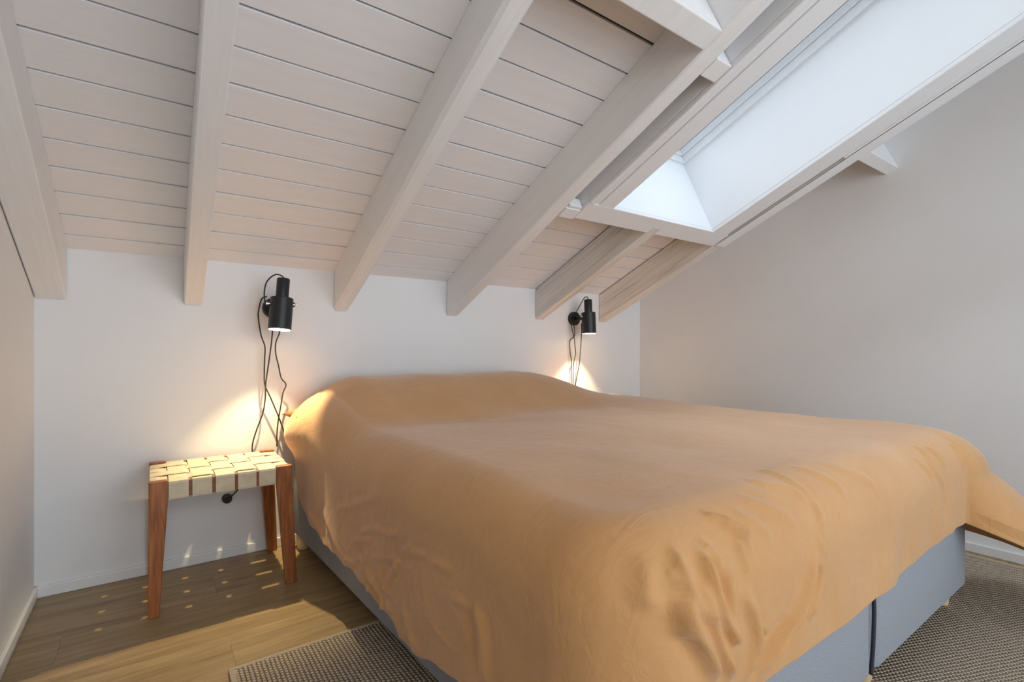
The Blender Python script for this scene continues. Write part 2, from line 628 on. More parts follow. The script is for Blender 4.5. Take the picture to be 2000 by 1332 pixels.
rbox('casing_moulding', OX1 + 0.088, OX1 + 0.096, OS0 + 0.0, FS1, -0.002, 0.016, 'casing_white', bevel=0.0015)
rbox('casing_board', 2.9065, 2.981, FS0 + 0.02, FS1, -0.010, -0.0035, 'casing_white')
rbox('casing_side', FX0, FX0 + 0.016, FS0, FS1, 0.02, NB + 0.002, 'casing_white')
rbox('casing_side', FX0 + 0.02, FX1, FS0, FS0 + 0.016, 0.02, NB + 0.002, 'casing_white')
rbox('casing_filler', 1.767, FX0 - 0.002, 0.945, 1.005, 0.001, 0.018, 'casing_white')
rbox('casing_filler', 1.775, FX0 - 0.004, 1.007, 1.022, 0.006, 0.05, 'casing_white')
rbox('casing_filler', FX1 + 0.001, 2.9055, OS0 + 0.62, FS1, -0.003, 0.02, 'casing_white')
# shaft
TOPN = 0.60
rbox('shaft_panel', OX0 - 0.018, OX0, OS0 - 0.018, OS1 + 0.018, 0.0185, TOPN, 'reveal_white')
rbox('shaft_panel', OX1, OX1 + 0.018, OS0 - 0.018, OS1 + 0.018, 0.0185, TOPN, 'reveal_white')
rbox('shaft_panel', OX0, OX1, OS0 - 0.018, OS0, 0.0185, TOPN, 'reveal_white')
rbox('shaft_panel', OX0, OX1, OS1, OS1 + 0.018, 0.0185, TOPN, 'reveal_white')
def ring(name, inset, n0, n1, mat):
    m = MB()
    e = 0.001
    a, b, c, d = OX0 + e, OX1 - e, OS0 + e, OS1 - e
    m.box(a, a + inset, c, d, n0, n1, RP).box(b - inset, b, c, d, n0, n1, RP)
    m.box(a + inset, b - inset, c, c + inset, n0, n1, RP).box(a + inset, b - inset, d - inset, d, n0, n1, RP)
    return m.build(name, mat, win, bevel=0.002)
ring('window_frame', 0.012, 0.452, 0.492, 'window_white')
ring('window_frame', 0.022, 0.494, 0.528, 'window_white')
ring('sash', 0.055, 0.532, 0.58, 'window_white')
rbox('pane', OX0 + 0.05, OX1 - 0.05, OS0 + 0.05, OS1 - 0.05, 0.552, 0.558, 'pane_glass', bevel=0)

# ------------------------------------------------------------------ rug
RZ = 0.009
rug = thing('rug', (1.9, -2.0, 0), 'beige looped wool rug with taped edge under the bed', 'rug')
RX0, RX1, RY0, RY1 = 0.515, 3.27, -3.5, -0.885
MB().box(RX0 + 0.012, RX1 - 0.012, RY0 + 0.012, RY1 - 0.012, 0.0, RZ).build('pile', 'rug_loops', rug)
for b in ((RX0, RX1, RY1 - 0.014, RY1), (RX0, RX1, RY0, RY0 + 0.014), (RX0, RX0 + 0.016, RY0, RY1 - 0.014), (RX1 - 0.016, RX1, RY0, RY1 - 0.014)):
    MB().box(*b, 0.0, RZ + 0.002).build('edge_tape', 'rug_tape', rug, bevel=0.003)

# ------------------------------------------------------------------ bed
bed = thing('bed', (1.8, -1.0, 0), 'double box spring bed with grey upholstered base on wooden feet', 'bed')
def rounded_slab(x0, x1, y0, y1, z0, z1, rc, re, fn=None, seg=5):
    """box with rounded vertical corners (rc) and rounded top/bottom edges (re)"""
    ring0 = []
    for cx, cy, a0 in ((x1 - rc, y1 - rc, 0), (x0 + rc, y1 - rc, 90), (x0 + rc, y0 + rc, 180), (x1 - rc, y0 + rc, 270)):
        for j in range(seg + 1):
            a = math.radians(a0 + 90 * j / seg)
            ring0.append((cx, cy, math.cos(a), math.sin(a)))
    prof = []
    for j in range(5):
        a = math.radians(-90 + 90 * j / 4)
        prof.append((re - re * math.cos(a), z0 + re + re * math.sin(a)))
    for j in range(5):
        a = math.radians(90 * j / 4)
        prof.append((re - re * math.cos(a), z1 - re + re * math.sin(a)))
    vs, fs = [], []
    n = len(ring0)
    for ins, z in prof:
        for cx, cy, c, s_ in ring0:
            r = max(rc - ins, 0.0)
            p = (cx + c * r, cy + s_ * r, z)
            vs.append(fn(*p) if fn else p)
    for i in range(len(prof) - 1):
        for j in range(n):
            fs.append((i * n + j, i * n + (j + 1) % n, (i + 1) * n + (j + 1) % n, (i + 1) * n + j))
    fs.append(tuple(range(n)))
    fs.append(tuple((len(prof) - 1) * n + j for j in range(n)))
    return vs, fs
BZ0, BZ1 = 0.072, 0.36
def skew(x, y, z):
    return (x + 0.045 * min(0, y) * -1, y, z)
sp1 = rounded_slab(0.864, 1.766, -2.0, -0.03, BZ0, BZ1, 0.035, 0.012, skew)
o1 = mesh_obj('box_spring', *sp1, 'grey_upholstery', bed, True)
sp2 = rounded_slab(1.862, 2.735, -2.0, -0.03, BZ0, BZ1, 0.045, 0.012)
o2 = mesh_obj('box_spring', *sp2, 'grey_upholstery', bed, True)
# dark piping in the seam between the two halves
MB().tube(catmull([(1.853, -1.995, BZ1 - 0.01), (1.856, -2.002, 0.26), (1.854, -2.001, 0.16), (1.857, -1.995, BZ0)]), 0.005).build('seam_piping', 'piping_dark', o2, True)
for x, y in ((0.905, -0.075), (1.0, -1.93), (1.79, -1.945), (1.93, -1.945), (2.625, -1.945), (2.65, -0.1)):
    rz = RZ + 0.0005 if y < -0.9 else 0
    M = Matrix.Translation((x, y, 0))
    o = MB().lathe([(0.0, rz), (0.024, rz), (0.026, rz + 0.003), (0.030, BZ0 + 0.01), (0.0, BZ0 + 0.01)], 20, M).build('foot', 'pine_leg', bed)
    smooth_by_angle(o, 40)
mv = rounded_slab(0.93, 2.70, -1.97, -0.03, BZ1 + 0.002, 0.565, 0.09, 0.04)
mesh_obj('mattress', *mv, 'mattress_ticking', bed, True)

# ---------------- duvet
def sstep(a, b, x):
    t = np.clip((x - a) / (b - a), 0, 1)
    return t * t * (3 - 2 * t)
# small value-noise field in numpy
_perm = rng.random((64, 64, 64))
def vnoise(x, y, z):
    xi, yi, zi = np.floor(x).astype(int), np.floor(y).astype(int), np.floor(z).astype(int)
    fx, fy, fz = x - xi, y - yi, z - zi
    fx, fy, fz = [f * f * f * (f * (f * 6 - 15) + 10) for f in (fx, fy, fz)]
    def g(a, b, c):
        return _perm[(xi + a) % 64, (yi + b) % 64, (zi + c) % 64]
    r = 0
    for a in (0, 1):
        for b in (0, 1):
            for c in (0, 1):
                r = r + g(a, b, c) * (fx if a else 1 - fx) * (fy if b else 1 - fy) * (fz if c else 1 - fz)
    return r * 2 - 1
def top_h(x, y):
    d = -y
    h = 0.632 + 0.008 * vnoise(x * 2.2, y * 2.2, 0 * x + 3.3) + 0.004 * vnoise(x * 5, y * 5, 0 * x + 9.1)
    px_ = sstep(0.80, 1.12, x) * (1 - sstep(1.98, 2.66, x))
    py_ = (1 - sstep(0.30, 0.80, d)) * (0.80 + 0.20 * sstep(0.0, 0.2, d))
    h = h + 0.158 * px_ * py_
    return h
# outline of the hanging face (clockwise from head-left corner down the left side)
EX0, EX1, EY0, EY1 = 0.838, 2.742, -2.035, -0.05
def left_x(y):
    return EX0 + 0.020 * np.clip(-y, 0, 2)
RC = 0.19
RK = 0.17
def outline():
    P, Nn, kind = [], [], []
    st = 0.0052
    def arc(cx, cy, r, a0, k0, k1, n=56):
        for i in range(n + 1):
            a = math.radians(a0 + 90 * i / n)
            P.append((cx + r * math.cos(a), cy + r * math.sin(a))); Nn.append((math.cos(a), math.sin(a))); kind.append(k0 + (k1 - k0) * i / n)
    arc(float(left_x(EY1 - RK)) + RK, EY1 - RK, RK, 90, -1, 0)
    for y in np.arange(EY1 - RK - st, EY0 + RC, -st):
        P.append((float(left_x(y)), y)); Nn.append((-1, 0)); kind.append(0)
    lx = float(left_x(EY0 + RC))
    arc(lx + RC, EY0 + RC, RC, 180, 0, 1)
    for x in np.arange(lx + RC + st, EX1 - RC, st):
        P.append((x, EY0)); Nn.append((0, -1)); kind.append(1)
    arc(EX1 - RC, EY0 + RC, RC, 270, 1, 2)
    for y in np.arange(EY0 + RC + st, EY1 - RK, st):
        P.append((EX1, y)); Nn.append((1, 0)); kind.append(2)
    arc(EX1 - RK, EY1 - RK, RK, 0, 2, 3)
    for x in np.arange(EX1 - RK - st, EX0 + RK + 0.02, -st * 2):
        P.append((x, EY1)); Nn.append((0, 1)); kind.append(3)
    kind = [3 + 0 * q if q == -1 else q for q in kind]
    return np.array(P), np.array(Nn, float), np.array(kind, float)
P2, N2, K2 = outline()
T = len(P2)
RH, RV = 0.135, 0.15
# hem height around the outline
px_, py_ = P2[:, 0], P2[:, 1]
hem = np.zeros(T)
def hat(c):
    return np.clip(1 - np.abs(K2 - c), 0, 1)
wl, wf, wr = hat(0), hat(1), hat(2)
wh = np.clip(1 - wl - wf - wr, 0, 1)
hl = np.interp(-py_, [0, 0.12, 0.234, 0.417, 0.602, 0.856, 1.039, 1.146, 1.24, 1.285, 1.352, 1.484, 1.575, 2.1], [0.34, 0.31, 0.275, 0.236, 0.212, 0.220, 0.208, 0.197, 0.199, 0.171, 0.167, 0.199, 0.210, 0.21])
hl = hl + 0.003 * np.sin(py_ * 47 + 1)
hf = np.interp(px_, [0.8, 1.25, 1.6, 1.9, 2.15, 2.3, 2.45, 2.6, 2.75], [0.24, 0.31, 0.317, 0.319, 0.326, 0.338, 0.340, 0.335, 0.32])
hf = hf + 0.002 * np.sin(px_ * 19)
hr = np.interp(-py_, [0, 1.0, 1.6, 2.0], [0.32, 0.28, 0.24, 0.22])
crn = np.clip(1 - np.abs(K2 - 1.5) * 2, 0, 1)          # foot corner by the right wall: the cloth's own corner hangs lowest
crl = np.clip(1 - np.abs(K2 - 0.5) * 2, 0, 1)
hem = wl * hl + wf * hf + wr * hr + wh * 0.52 - crn ** 1.2 * 0.17 - crl * 0.08
flare = wr * np.interp(-py_, [0, 1.2, 1.75, 2.0], [0.02, 0.04, 0.10, 0.14]) + crn * 0.30 + crl * 0.05
RHt = 0.13 * (1 - wh) + 0.05 * wh
RVt = 0.15 * (1 - wh) + 0.06 * wh
C = np.array([1.85, -1.0])
NT_, NA, NS = 100, 24, 64
rings = []
inner = P2 - N2 * RHt[:, None]
for q in range(1, NT_ + 1):
    t = (q / NT_) ** 0.9
    xy = C + (inner - C) * t
    z = top_h(xy[:, 0], xy[:, 1])
    rings.append(np.column_stack([xy, z]))
zi = top_h(inner[:, 0], inner[:, 1])
for q in range(1, NA + 1):
    a = math.pi / 2 * q / NA
    xy = inner + N2 * ((RHt + 0.10 * crn) * math.sin(a))[:, None]
    rings.append(np.column_stack([xy, zi - RVt * (1 - math.cos(a))]))
ze = zi - RVt
for q in range(1, NS + 1):
    t = q / NS
    xy = P2 + N2 * 0.10 * crn[:, None] + N2 * (flare * t ** (1.3 - 0.45 * crn))[:, None]
    rings.append(np.column_stack([xy, ze + (hem - ze) * t]))
V = np.concatenate(rings)
NR = len(rings)
ringid = np.repeat(np.arange(NR), T)
drop = np.clip((ringid - NT_) / (NA + NS), 0, 1)          # 0 on top, 1 at hem
Nrm = np.zeros_like(V)
Ntile = np.tile(N2, (NR, 1))
ang = np.clip((ringid - NT_) / NA, 0, 1) * math.pi / 2
Nrm[:, 0:2] = Ntile * np.sin(ang)[:, None]
Nrm[:, 2] = np.cos(ang)
Kt = np.tile(K2, NR)
body = 1 - np.tile(wh, NR) * sstep(0.75, 1.0, ringid / NT_)
# soft large undulation
x, y, z = V.T
disp = 0.006 * vnoise(x * 4, y * 4, z * 4) * body
disp += 0.010 * vnoise(x * 6, y * 6, z * 2.0 + 5) * drop * body
disp += 0.004 * vnoise(x * 16, y * 9, z * 8 + 2) * np.clip(drop * 2, 0.12, 1) * body
# the pillow end pushes the cloth out over the stool
disp += 0.062 * np.exp(-((z - 0.56) / 0.085) ** 2) * np.exp(-((y + 0.31) / 0.16) ** 2) * np.clip(1 - np.abs(Kt), 0, 1) * (drop > 0)
# crumpled lower left side
crum = np.exp(-((Kt - 0) / 0.4) ** 2) * sstep(0.25, 0.6, drop) * sstep(0.55, 0.9, -y) * (1 - sstep(1.5, 1.8, -y))
rid = 1 - np.abs(vnoise(y * 9 + z * 6, z * 11 - y * 3, x * 0 + 7.7))
disp += crum * 0.004 * (rid ** 4)
rid2 = 1 - np.abs(vnoise(y * 17 - z * 9, z * 18, x * 0 + 1.7))
disp += crum * 0.002 * (rid2 ** 4)
# named creases: world polylines, width, height (+ ridge / - valley)
CREASES = []
def crease(pts, wd, amp):
    f = 0.75 if pts[0][0] < 1.0 else 1.0
    CREASES.append((np.array([tuple(p) for p in catmull(pts, 5)], float), wd * 1.05, amp * f))
crease([[1.036, -1.99, 0.59], [1.029, -2.015, 0.552], [1.042, -2.031, 0.512], [1.07, -2.034, 0.478]], 0.0100, 0.0110)
crease([[1.017, -2.021, 0.53], [1.022, -2.03, 0.491], [1.052, -2.034, 0.441], [1.088, -2.035, 0.373]], 0.0130, 0.0160)
crease([[1.093, -2.002, 0.581], [1.084, -2.02, 0.548], [1.092, -2.033, 0.502], [1.121, -2.034, 0.446], [1.132, -2.035, 0.408]], 0.0100, 0.0140)
crease([[1.059, -2.024, 0.541], [1.068, -2.033, 0.5], [1.084, -2.035, 0.456], [1.112, -2.035, 0.404], [1.136, -2.035, 0.359]], 0.0100, 0.0120)
crease([[1.143, -2.018, 0.553], [1.127, -2.031, 0.514], [1.132, -2.035, 0.47], [1.132, -2.035, 0.422]], 0.0100, 0.0100)
crease([[1.181, -2.033, 0.499], [1.201, -2.035, 0.451], [1.214, -2.035, 0.413], [1.21, -2.034, 0.381], [1.187, -2.035, 0.335]], 0.0110, 0.0100)
crease([[1.159, -1.963, 0.613], [1.185, -1.984, 0.598], [1.21, -2.002, 0.581], [1.226, -2.018, 0.553]], 0.0080, 0.0090)
crease([[1.201, -2.008, 0.572], [1.193, -2.022, 0.544], [1.197, -2.029, 0.522]], 0.0090, 0.0060)
crease([[1.098, -1.998, 0.585], [1.117, -2.011, 0.567], [1.123, -2.023, 0.542]], 0.0090, 0.0070)
crease([[1.449, -2.031, 0.518], [1.41, -2.035, 0.458], [1.359, -2.035, 0.403], [1.29, -2.035, 0.365], [1.224, -2.034, 0.33]], 0.0120, 0.0100)
crease([[1.464, -2.034, 0.482], [1.447, -2.034, 0.425], [1.399, -2.034, 0.379]], 0.0120, 0.0070)
crease([[1.252, -2.034, 0.401], [1.224, -2.034, 0.381], [1.204, -2.035, 0.359]], 0.0100, -0.0080)
crease([[1.006, -1.998, 0.565], [1.01, -2.009, 0.553], [1.021, -2.019, 0.539]], 0.0120, 0.0080)
crease([[0.986, -1.974, 0.579], [0.974, -1.987, 0.548], [0.966, -1.994, 0.511]], 0.0180, 0.0080)
crease([[1.002, -2.017, 0.522], [1.007, -2.023, 0.5], [1.009, -2.025, 0.468]], 0.0160, 0.0080)
crease([[1.193, -2.034, 0.332], [1.232, -2.035, 0.361], [1.29, -2.035, 0.388], [1.338, -2.035, 0.401]], 0.0120, -0.0060)
crease([[1.484, -1.889, 0.632], [1.5, -1.94, 0.625], [1.508, -1.975, 0.606], [1.514, -1.999, 0.582]], 0.0100, 0.0040)
crease([[1.581, -1.919, 0.63], [1.615, -1.961, 0.615], [1.646, -1.987, 0.595], [1.65, -2.008, 0.572]], 0.0100, 0.0040)
crease([[1.681, -1.939, 0.625], [1.738, -1.968, 0.611], [1.799, -1.997, 0.586], [1.83, -2.014, 0.562]], 0.0100, 0.0035)
crease([[1.38, -1.917, 0.63], [1.429, -1.953, 0.619], [1.478, -1.978, 0.603], [1.482, -2.003, 0.578]], 0.0100, 0.0040)
crease([[1.287, -1.956, 0.618], [1.332, -1.979, 0.602], [1.368, -2.0, 0.583], [1.405, -2.017, 0.557]], 0.0100, 0.0040)
crease([[1.179, -1.982, 0.601], [1.205, -1.996, 0.585], [1.221, -2.012, 0.563]], 0.0100, 0.0060)
crease([[1.237, -1.977, 0.605], [1.275, -2.002, 0.58], [1.301, -2.018, 0.554]], 0.0100, 0.0040)
crease([[2.299, -1.962, 0.615], [2.29, -1.997, 0.586], [2.268, -2.021, 0.546], [2.328, -2.034, 0.493]], 0.0100, 0.0050)
crease([[2.334, -1.973, 0.608], [2.371, -2.002, 0.58], [2.35, -2.023, 0.543]], 0.0100, 0.0050)
crease([[2.189, -1.987, 0.596], [2.216, -2.011, 0.567], [2.243, -2.028, 0.528]], 0.0100, 0.0040)
crease([[2.529, -1.99, 0.593], [2.536, -2.012, 0.566], [2.499, -2.03, 0.523]], 0.0100, 0.0060)
crease([[1.467, -2.029, 0.523], [1.463, -2.034, 0.499], [1.444, -2.034, 0.462]], 0.0100, 0.0070)
crease([[1.514, -1.999, 0.582], [1.502, -2.017, 0.556], [1.485, -2.027, 0.53]], 0.0100, 0.0050)
crease([[0.865, -0.091, 0.355], [0.868, -0.2, 0.283], [0.873, -0.351, 0.215]], 0.0100, 0.0100)
crease([[0.875, -0.419, 0.267], [0.881, -0.605, 0.241], [0.883, -0.698, 0.185]], 0.0120, 0.0080)
crease([[0.891, -0.95, 0.331], [0.894, -1.08, 0.389], [0.897, -1.151, 0.4]], 0.0100, 0.0080)
crease([[0.897, -1.151, 0.4], [0.899, -1.237, 0.42], [0.901, -1.285, 0.447]], 0.0080, 0.0080)
crease([[0.891, -0.935, 0.316], [0.893, -1.03, 0.342], [0.895, -1.091, 0.367]], 0.0080, 0.0070)
crease([[0.901, -1.285, 0.381], [0.902, -1.333, 0.418], [0.903, -1.35, 0.428]], 0.0090, 0.0070)
crease([[0.902, -1.315, 0.395], [0.903, -1.378, 0.418], [0.905, -1.436, 0.43]], 0.0080, 0.0080)
crease([[0.906, -1.458, 0.426], [0.908, -1.511, 0.432], [0.909, -1.554, 0.436]], 0.0090, 0.0060)
crease([[0.9, -1.277, 0.37], [0.899, -1.214, 0.299], [0.898, -1.184, 0.242]], 0.0100, 0.0090)
crease([[0.888, -0.862, 0.228], [0.891, -0.95, 0.252], [0.893, -1.03, 0.289]], 0.0100, 0.0080)
crease([[0.893, -1.03, 0.254], [0.896, -1.103, 0.24], [0.898, -1.172, 0.228]], 0.0100, 0.0110)
crease([[0.891, -0.977, 0.157], [0.893, -1.043, 0.188], [0.894, -1.08, 0.217]], 0.0100, 0.0100)
crease([[0.897, -1.161, 0.229], [0.898, -1.172, 0.2], [0.897, -1.161, 0.163]], 0.0100, 0.0090)
crease([[0.898, -1.194, 0.218], [0.899, -1.227, 0.218], [0.899, -1.237, 0.208]], 0.0080, 0.0060)
crease([[0.881, -0.605, 0.334], [0.884, -0.733, 0.278], [0.888, -0.862, 0.239]], 0.0140, 0.0060)
crease([[0.894, -1.08, 0.31], [0.898, -1.172, 0.335], [0.9, -1.257, 0.363]], 0.0080, 0.0050)
crease([[0.909, -1.546, 0.378], [0.911, -1.592, 0.385], [0.911, -1.624, 0.387]], 0.0080, 0.0050)
crease([[0.912, -1.642, 0.405], [0.913, -1.668, 0.354], [0.913, -1.68, 0.253]], 0.0140, 0.0090)
crease([[0.902, -1.305, 0.267], [0.903, -1.35, 0.213], [0.904, -1.385, 0.176]], 0.0160, 0.0060)
crease([[0.884, -0.733, 0.354], [0.891, -0.977, 0.437], [0.9, -1.166, 0.511]], 0.0120, 0.0040)
crease([[0.866, -0.119, 0.368], [0.862, 0.068, 0.427], [0.862, -0.003, 0.485]], 0.0120, 0.0100)
for pts, wd, amp in CREASES:
    best = np.full(len(V), 1e9)
    tt = np.zeros(len(V))
    nseg = len(pts) - 1
    lo = pts.min(0) - 3 * wd - 0.06
    hi = pts.max(0) + 3 * wd + 0.06
    idx = np.where(np.all((V > lo) & (V < hi), axis=1))[0]
    if len(idx) == 0:
        continue
    Q = V[idx]
    NQ = Nrm[idx]
    bb = np.full(len(idx), 1e9)
    bt = np.zeros(len(idx))
    for i in range(nseg):
        a, b = pts[i], pts[i + 1]
        ab = b - a
        t = np.clip(((Q - a) @ ab) / (ab @ ab), 0, 1)
        df = Q - (a + t[:, None] * ab)
        df = df - 0.85 * (df * NQ).sum(1)[:, None] * NQ
        d = np.linalg.norm(df, axis=1)
        u = d < bb
        bb = np.where(u, d, bb)
        bt = np.where(u, (i + t) / nseg, bt)
    env = np.clip(4 * bt * (1 - bt) * 1.6, 0.0, 1)
    disp[idx] += 1.6 * amp * env * (np.exp(-np.abs(bb / wd) ** 1.6) - 0.15 * np.exp(-((bb - 2.0 * wd) / wd) ** 2))
V = V + Nrm * disp[:, None]
V[:, 1] = np.minimum(V[:, 1], -0.006)
hemring = V[(NR - 1) * T:NR * T].copy()
hn = np.column_stack([N2, np.zeros(T)])
extra = []
for off, up in ((0.003, -0.002), (0.007, 0.0), (0.009, 0.012), (0.010, 0.05)):
    e_ = hemring - hn * off
    e_[:, 2] += up
    extra.append(e_)
V = np.concatenate([V] + extra)
NR += len(extra)
V[:, 1] = np.minimum(V[:, 1], -0.006)
verts = [tuple(v) for v in V]
faces = []
for i in range(NR - 1):
    b0, b1 = i * T, (i + 1) * T
    for j in range(T):
        j2 = (j + 1) % T
        faces.append((b0 + j, b0 + j2, b1 + j2, b1 + j))
ci = len(verts)
verts.append((C[0], C[1], float(V[:T, 2].mean())))
for j in range(T):
    faces.append((ci, (j + 1) % T, j))
dv = mesh_obj('duvet', verts, faces, 'ochre_cotton', None, True)
tag(dv, 'ochre cotton duvet spread over the whole bed and hanging down its sides', 'duvet')

# pillows under the duvet; one rust corner peeks out at the head
def pillow(cx, cy, cz, sx, sy, sz, label, rot=0):
    vs, fs = [], []
    n, mm = 26, 18
    for side in (1, -1):
        for i in range(n + 1):
            for j in range(mm + 1):
                u, v_ = -1 + 2 * i / n, -1 + 2 * j / mm
                e = max(0, (1 - abs(u) ** 2.6)) ** 0.55 * max(0, (1 - abs(v_) ** 2.6)) ** 0.55
                pinch = 1 - 0.06 * (1 - u * u) * abs(v_) ** 3
                pinch2 = 1 - 0.06 * (1 - v_ * v_) * abs(u) ** 3
                vs.append((u * sx * pinch2, v_ * sy * pinch, side * sz * e))
    L = (n + 1) * (mm + 1)
    for sd in (0, 1):
        for i in range(n):
            for j in range(mm):
                a = sd * L + i * (mm + 1) + j
                fs.append((a, a + 1, a + mm + 2, a + mm + 1))
    o = mesh_obj('pillow', vs, fs, 'rust_cotton', None, True, (cx, cy, cz))
    o.rotation_euler = (math.radians(rot), 0, 0)
    bm = bmesh.new(); bm.from_mesh(o.data)
    bmesh.ops.remove_doubles(bm, verts=bm.verts, dist=1e-5)
    bmesh.ops.recalc_face_normals(bm, faces=bm.faces)
    bm.to_mesh(o.data); bm.free()
    tag(o, label, 'pillow', 'pillows under the duvet')
pillow(1.205, -0.178, 0.626, 0.390, 0.160, 0.055, 'rust coloured pillow whose corner peeks out beside the lamp cords', -4)
pillow(2.09, -0.27, 0.635, 0.36, 0.20, 0.065, 'rust coloured pillow hidden under the duvet on the far side', -6)

# ------------------------------------------------------------------ stool
st = thing('stool', (0.565, -0.225, 0), 'low stool with woven webbing seat and reddish wooden legs', 'stool')
TZ = 0.462
def leg(xt0, xt1, xb0, xb1, yt0, yt1, yb0, yb1):
    vs = [(xb0, yb0, 0), (xb1, yb0, 0), (xb1, yb1, 0), (xb0, yb1, 0), (xt0, yt0, TZ - 0.065), (xt1, yt0, TZ - 0.065), (xt1, yt1, TZ - 0.065), (xt0, yt1, TZ - 0.065), (xt0, yt0, TZ), (xt1, yt0, TZ), (xt1, yt1, TZ), (xt0, yt1, TZ)]
    fs = [(0, 3, 2, 1), (8, 9, 10, 11)] + [(i, (i + 1) % 4, 4 + (i + 1) % 4, 4 + i) for i in range(4)] + [(4 + i, 4 + (i + 1) % 4, 8 + (i + 1) % 4, 8 + i) for i in range(4)]
    mm = MB().add(vs, fs)
    mm.build('leg', 'stool_timber', st, bevel=0.003)
leg(0.330, 0.385, 0.328, 0.360, -0.413, -0.383, -0.415, -0.390)
leg(0.730, 0.786, 0.762, 0.803, -0.413, -0.383, -0.418, -0.390)
leg(0.330, 0.385, 0.328, 0.360, -0.056, -0.027, -0.036, -0.010)
leg(0.730, 0.786, 0.762, 0.803, -0.056, -0.027, -0.036, -0.010)
RT = TZ - 0.008
def rail(x0, x1, y0, y1, z0, z1):
    MB().box(x0, x1, y0, y1, z0, z1).build('rail', 'rail_timber', st, bevel=0.003)
rail(0.386, 0.729, -0.408, -0.386, RT - 0.056, RT)
rail(0.386, 0.729, -0.050, -0.028, RT - 0.056, RT)
rail(0.333, 0.355, -0.382, -0.057, RT - 0.044, RT)
rail(0.761, 0.783, -0.382, -0.057, RT - 0.044, RT)
# webbing: five straps front to back, four side to side, plain weave
def ribbon(name, path, half, axis):
    """path: list of (u, z) along the run, centre-line; axis 'y' or 'x' gives the running direction; half = (lo, hi) across"""
    th = 0.0022
    n = len(path)
    nor = []
    for i in range(n):
        a = path[max(0, i - 1)]
        b = path[min(n - 1, i + 1)]
        d = Vector((b[0] - a[0], b[1] - a[1])).normalized()
        nor.append((-d.y, d.x))
    vs = []
    for i, (u, z_) in enumerate(path):
        for sgn in (-0.5, 0.5):
            uu, zz = u + nor[i][0] * th * sgn, z_ + nor[i][1] * th * sgn
            for h in half:
                vs.append((h, uu, zz) if axis == 'y' else (uu, h, zz))
    fs = []
    for i in range(n - 1):
        a, b = i * 4, (i + 1) * 4
        fs += [(a, a + 1, b + 1, b), (a + 2, b + 2, b + 3, a + 3), (a, b, b + 2, a + 2), (a + 1, a + 3, b + 3, b + 1)]
    fs += [(0, 2, 3, 1), (4 * n - 4, 4 * n - 3, 4 * n - 1, 4 * n - 2)]
    return MB().add(vs, fs).build(name, 'webbing', st)
warp = [(0.387, 0.445), (0.456, 0.516), (0.528, 0.588), (0.599, 0.660), (0.669, 0.728)]
weft = [(-0.374, -0.306), (-0.296, -0.228), (-0.218, -0.152), (-0.142, -0.078)]
ZT = RT + 0.0016
for i, (a, b) in enumerate(warp):
    path = [(-0.386, RT - 0.058), (-0.4085, RT - 0.0585), (-0.4096, RT - 0.052), (-0.4096, RT - 0.004), (-0.4075, ZT), (-0.394, ZT)]
    for j, (c0, c1) in enumerate(weft):
        dz = 0.0030 * (1 if (i + j) % 2 == 0 else -1)
        path += [(c0 + 0.008, ZT + dz), (c1 - 0.008, ZT + dz)]
    path += [(-0.043, ZT), (-0.0285, ZT), (-0.0264, RT - 0.004), (-0.0264, RT - 0.052), (-0.0275, RT - 0.0585), (-0.050, RT - 0.058)]
    ribbon('strap', path, (a, b), 'y')
for j, (c0, c1) in enumerate(weft):
    path = [(0.354, RT - 0.046), (0.3325, RT - 0.0465), (0.3314, RT - 0.04), (0.3314, RT - 0.004), (0.3335, ZT), (0.352, ZT + 0.001)]
    for i, (a, b) in enumerate(warp):
        dz = -0.0030 * (1 if (i + j) % 2 == 0 else -1)
        path += [(a + 0.006, ZT + dz), (b - 0.006, ZT + dz)]
    path += [(0.764, ZT + 0.001), (0.7825, ZT), (0.7846, RT - 0.004), (0.7846, RT - 0.04), (0.7835, RT - 0.0465), (0.762, RT - 0.046)]
    ribbon('strap', path, (c0, c1), 'x')

